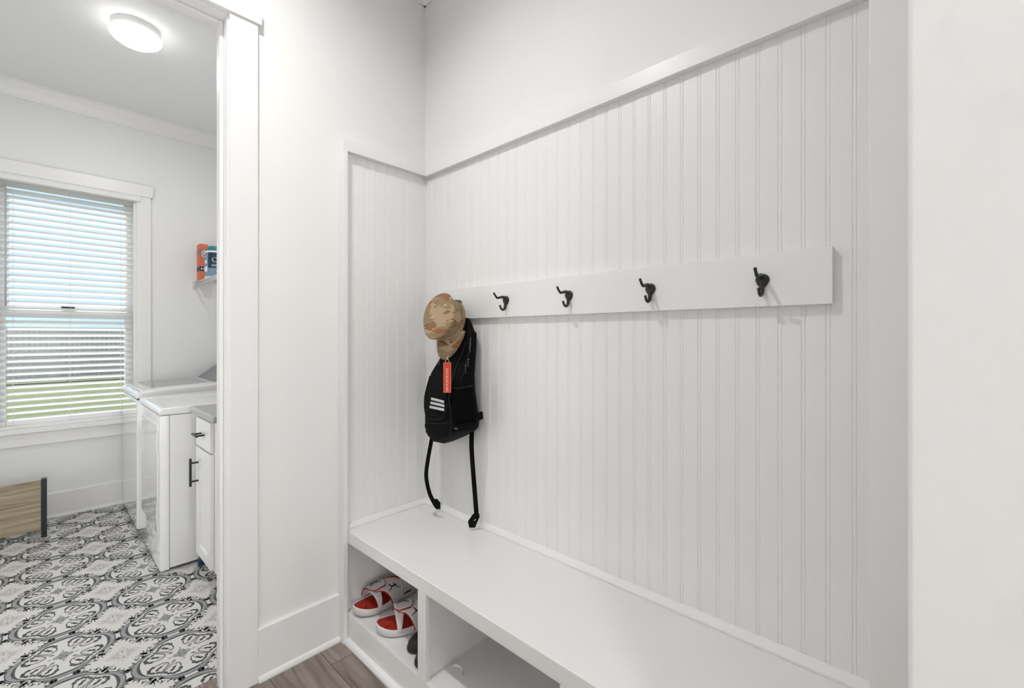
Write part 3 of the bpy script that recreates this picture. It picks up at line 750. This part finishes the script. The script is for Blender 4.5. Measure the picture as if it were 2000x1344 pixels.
B().box(WL + .020, WR - .020, YF + .006, YF + .052, 2.352, 2.386).build('head_rail', 'vinyl', bl)
sb = B(); ns = 37; pitch = (2.352 - (WB + .035)) / ns; tilt = R(27)
sy = YF + .029
for k in range(ns + 0):
    z = 2.352 - pitch * (k + .35)
    if k >= 0:
        pts = []
        for s_ in (-1, -.5, 0, .5, 1):
            a = s_ * .0245; pts.append((sy + a * math.cos(tilt), z - a * math.sin(tilt) + .0022 * (1 - s_ * s_)))
        poly = pts + [(y, zz - .0022) for y, zz in pts[::-1]]
        sb.prism(poly, 0, WL + .021, WR - .021)
sb.build('slats', 'blind', bl)
B().box(WL + .021, WR - .021, sy - .024, sy + .024, WB + .002, WB + .018).build('bottom_rail', 'vinyl', bl, bevel=.003)
for x in (-.115, .165, .445):
    q = B()
    for dy in (-.0235, .0235): q.tube([(x, sy + dy, WB + .012), (x, sy + dy, 2.35)], .0009, 5)
    q.build('ladder_cord', 'cord', bl)
B().tube([(WL + .068, YF - .006, 2.33), (WL + .068, YF - .008, 1.50)], .0045, 8).build('tilt_wand', 'wand', bl, smooth=True)

# ------------------------------------------------------------------ laundry: dryer and washer
def rounded_box(x0, x1, y0, y1, z0, z1): return B().box(x0, x1, y0, y1, z0, z1)
XBK = 1.20
dy0, dy1 = 3.047, 3.755
dry = thing('dryer', 'white front-loading dryer beside the cabinet, nearer of the two machines', 'dryer', (.46, (dy0 + dy1) / 2, 0))
rounded_box(.4985, XBK, dy0, dy1, .018, .8575).build('cabinet_body', 'gloss', dry, bevel=.0015)
B().prism([(.4965, dy0), (.466, dy0), (.459, dy0 + .003), (.456, dy0 + .010), (.456, dy1 - .010), (.459, dy1 - .003), (.466, dy1), (.4965, dy1)], 2, .010, .8575).build('front_panel', 'gloss', dry, bevel=.0015)
B().box(.470, .502, dy0 + .003, dy1 - .003, .02, .854).build('panel_seam', 'seam', dry)
B().box(.466, XBK - .002, dy0 + .004, dy1 - .004, .850, .866).build('top_seam', 'seam', dry)
tp = B().prism([(.456, .860), (.452, .866), (.452, .880), (.460, .893), (.476, .899), (.90, .905), (.98, .912), (XBK, .915), (XBK, .860)], 1, dy0, dy1)
tp.build('top_panel', 'gloss', dry, bevel=.005, seg=3)
dd = rounded_box(.4525, .4575, 3.115, 3.655, .20, .800).build('door', 'gloss', dry, bevel=.002)
B().box(.4505, .456, 3.612, 3.645, .58, .71).build('handle', 'plastic', dd, bevel=.002)
for z in (.715, .315): B().tube([(.4515, 3.108, z - .05), (.4515, 3.108, z + .05)], .003, 8).build('hinge', 'plastic', dd)
B().prism([(1.00, .905), (1.03, 1.02), (1.08, 1.05), (XBK, 1.05), (XBK, .905)], 1, dy0 + .01, dy1 - .01).build('control_console', 'panel_grey', dry, bevel=.008)
for x in (.53, 1.15):
    for y in (dy0 + .04, dy1 - .04): B().lathe([(.018, 0), (.018, .012), (.012, .02)], (x, y, 0), 12).build('foot', 'panel_grey', dry)
wy0, wy1 = 3.795, 4.490
wsh = thing('washing_machine', 'white top-loading washer with grey glass lid, by the window wall', 'washing machine', (.44, (wy0 + wy1) / 2, 0))
rounded_box(.446, XBK, wy0, wy1, .012, .874).build('cabinet_body', 'gloss', wsh, bevel=.018, seg=4)
B().box(.452, XBK - .002, wy0 + .005, wy1 - .005, .87, .882).build('top_seam', 'seam', wsh)
tp = B().prism([(.440, .879), (.440, .902), (.447, .916), (.462, .924), (.56, .934), (.90, .950), (XBK, .952), (XBK, .879)], 1, wy0, wy1)
tpo = tp.build('top_panel', 'gloss', wsh, bevel=.012, seg=4)
ld = B().prism([(.468, .920), (.56, .9305), (.905, .9465), (.905, .9575), (.56, .9415), (.472, .9315)], 1, wy0 + .030, wy1 - .030).build('lid', 'gloss', wsh, bevel=.004)
B().prism([(.530, .938), (.872, .9540), (.872, .9565), (.530, .9405)], 1, wy0 + .085, wy1 - .06).build('lid_glass', 'tint', ld)
B().prism([(.915, .950), (1.02, 1.030), (1.10, 1.085), (XBK, 1.085), (XBK, .95)], 1, wy0 + .008, wy1 - .008).build('control_console', 'panel_grey', wsh, bevel=.006)
for x in (.50, 1.15):
    for y in (wy0 + .06, wy1 - .06): B().lathe([(.018, 0), (.018, .012), (.012, .014)], (x, y, 0), 12).build('foot', 'panel_grey', wsh)

# ------------------------------------------------------------------ laundry: cabinet and counter
cx0 = .617
cbn_ = thing('base_cabinet', 'narrow white shaker base cabinet with black handles next to the dryer', 'cabinet', (cx0, 2.77, 0))
B().box(cx0, 1.25, 2.555, 2.975, .09, .865).box(cx0 + .06, 1.25, 2.556, 2.972, 0, .09).box(cx0, cx0 + .062, 2.555, 2.585, 0, .09).build('carcass', 'cab', cbn_, bevel=.001)
def handle(par, c, ax, L):
    q = B(); d = Vector((0, 1, 0)) if ax == 'y' else Vector((0, 0, 1)); c = Vector(c)
    q.tube([c - d * L / 2, c + d * L / 2], .006, 12)
    for s_ in (-1, 1): q.tube([c + d * s_ * L * .33, c + d * s_ * L * .33 + Vector((.036, 0, 0))], .0048, 10)
    return q.build('handle', 'black', par, smooth=False, bevel=.0008)
dw = B().box(.598, cx0 - .001, 2.652, 2.944, .700, .852).build('drawer', 'cab', cbn_, bevel=.002)
handle(dw, (.562, 2.80, .775), 'y', .100)
fr = B()
y0, y1, z0, z1 = 2.652, 2.944, .103, .688
fr.box(.598, cx0 - .001, y0, y0 + .057, z0, z1).box(.598, cx0 - .001, y1 - .057, y1, z0, z1).box(.598, cx0 - .001, y0 + .057, y1 - .057, z0, z0 + .057).box(.598, cx0 - .001, y0 + .057, y1 - .057, z1 - .057, z1)
fd = fr.build('door', 'cab', cbn_, bevel=.002)
B().box(.609, cx0 - .001, y0 + .05, y1 - .05, z0 + .05, z1 - .05).build('door_panel', 'cab', fd)
handle(fd, (.562, 2.905 - .012, .560), 'z', .150)
ct = B().box(.578, 1.30, 2.535, 2.990, .8665, .906).build('countertop', 'counter', bevel=.012, seg=4)
tag(ct, 'grey countertop with rounded front edge lying on the white cabinet', 'countertop')
cp = B().lathe([(.021, 0), (.021, .030), (.017, .034), (.012, .052), (.010, .055)], (.640, 3.010, 0), 20).build('plastic_lid', 'blue', smooth=False, bevel=.002)
tag(cp, 'small dark blue plastic lid on the tiles between dryer and cabinet', 'lid')

# ------------------------------------------------------------------ laundry: wire shelf with packages
sz = 1.750
shf = thing('wire_shelf', 'white wire shelf on the laundry wall above the machines', 'shelf', (X0, 3.9, sz))
q = B()
for dx, dz in ((0, 0), (.0, -.028)): q.tube([(.912 + dx, 2.9, sz + dz), (.912 + dx, 4.555, sz + dz)], .0042, 8)
q.build('front_rail', 'wire', shf, smooth=True)
q = B()
for k in range(66):
    y = 4.55 - k * .025
    q.tube([(X0 - .006, y, sz + .004), (.912, y, sz + .004), (.910, y, sz - .028)], .0018, 5)
q.tube([(1.12, 2.9, sz - .002), (1.12, 4.555, sz - .002)], .003, 6); q.tube([(1.31, 2.9, sz - .002), (1.31, 4.555, sz - .002)], .003, 6)
q.build('wires', 'wire', shf, smooth=True)
for y in (3.95, 3.2): B().tube([(.915, y, sz - .006), (1.322, y, sz - .30)], .0055, 8).build('brace', 'wire', shf, smooth=True)
B().box(.900, .930, 4.546, 4.569, sz - .045, sz + .012).build('end_bracket', 'wire', shf, bevel=.003)
# orange carton
OZ = sz + .0058
oc = thing('carton', 'tall slim orange carton on the wire shelf, leftmost package', 'carton', (.956, 4.49, OZ))
B().box(.928, .984, 4.44, 4.54, OZ, OZ + .312).build('box', 'orange', oc, bevel=.001)
B().box(.9275, .9845, 4.4392, 4.5405, OZ + .215, OZ + .27).build('brown_band', 'brown', oc)
B().box(.9275, .9845, 4.4392, 4.5405, OZ + .085, OZ + .122).build('navy_band', 'navy', oc)
q = B()
for k in range(3):
    cx = .940 + k * .0165
    q.prism([(cx + .0055 * math.cos(2 * math.pi * j / 12), OZ + .104 + .008 * math.sin(2 * math.pi * j / 12)) for j in range(12)], 1, 4.4385, 4.4395)
q.build('dots', 'white', oc)
q = B()
A = [(.956 + .019 * math.cos(2 * math.pi * j / 24), OZ + .232 + .030 * math.sin(2 * math.pi * j / 24)) for j in range(24)]
A2 = [(.956 + .013 * math.cos(2 * math.pi * j / 24), OZ + .232 + .022 * math.sin(2 * math.pi * j / 24)) for j in range(24)]
q.add([(x, 4.4385, z) for x, z in A] + [(x, 4.4385, z) for x, z in A2], [(j, (j + 1) % 24, 24 + (j + 1) % 24, 24 + j) for j in range(24)])
q.prism([(.951, OZ + .222), (.961, OZ + .222), (.963, OZ + .240), (.956, OZ + .246), (.949, OZ + .240)], 1, 4.4383, 4.4390)
q.build('badge', 'cream', oc)
# white tub with navy label and green lid
TXc, TYc, TR = 1.010, 4.270, .085
tb = thing('tub', 'white round tub with navy label and green lid on the wire shelf', 'tub', (TXc, TYc, OZ))
B().lathe([(TR - .004, 0), (TR, .004), (TR, .222), (TR - .003, .228), (TR - .02, .230)], (TXc, TYc, OZ), 48).build('body', 'white', tb, smooth=True)
def tubpatch(a0, a1, z0, z1, o_, n_=20):
    return [[(TXc + (TR + o_) * math.cos(R(lerp(a0, a1, i / n_))), TYc + (TR + o_) * math.sin(R(lerp(a0, a1, i / n_))), OZ + z) for i in range(n_ + 1)] for z in (z0, z1)]
B().grid(tubpatch(-200, 10, .022, .214, .0006, 40)).build('label', 'bluegrey', tb, smooth=True)
B().grid(tubpatch(-147, -20, .088, .212, .0011, 40)).build('label_field', 'navy', tb, smooth=True)
vs, fs = text_mesh('Co', .058)
B().add([(TXc + (TR + .0016) * math.cos(R(-104) + v.x / TR), TYc + (TR + .0016) * math.sin(R(-104) + v.x / TR), OZ + .152 + v.y) for v in vs], fs).build('lettering', 'white', tb)
B().grid(tubpatch(-128, -90, .100, .118, .0015, 10)).build('small_print', 'bluegrey', tb)
B().grid(tubpatch(-175, -152, .06, .10, .0015, 8)).build('side_print', 'white', tb)
B().grid(tubpatch(-172, -156, .125, .150, .0015, 8)).build('side_print', 'white', tb)
B().lathe([(.052, .228), (.068, .230), (.068, .262), (.064, .268), (.0, .268)], (TXc, TYc, OZ), 40, cap1=False).build('lid', 'green', tb, smooth=True, bevel=.001)

# ------------------------------------------------------------------ laundry: low board on black uprights
wp = thing('wooden_board', 'low pale oak board on black metal uprights under the laundry window', 'board', (-.4, 4.17, 0))
B().box(-.86, .016, 4.155, 4.178, .052, .366).build('board', 'oak', wp, bevel=.0015)
for x in (.0165, -.886): B().box(x, x + .026, 4.150, 4.196, 0, .376).build('upright', 'blkmetal', wp, bevel=.0015)

# ------------------------------------------------------------------ outside the window
GZ = -.5
lw = B().box(-30, 30, YF + .3, 60, GZ - .1, GZ).build('lawn', 'grass'); lw['kind'] = 'stuff'
tag(lw, 'green lawn outside the laundry window', 'lawn')
fn = thing('fence', 'weathered grey brown board fence beyond the lawn', 'fence', (0, 25, GZ))
q = B(); x = -7.0
while x < 9:
    q.box(x, x + .138, 25, 25.02, GZ + .04, GZ + 2.12 + random.uniform(-.015, .015)); x += .146
q.build('pickets', 'fence', fn)
for z in (.35, 1.1, 1.85): B().box(-7, 9, 24.95, 24.999, GZ + z, GZ + z + .09).build('rail', 'fence', fn)
for k in range(7): B().box(-7 + k * 2.6, -6.9 + k * 2.6, 24.84, 24.949, GZ, GZ + 2.15).build('post', 'fence', fn)
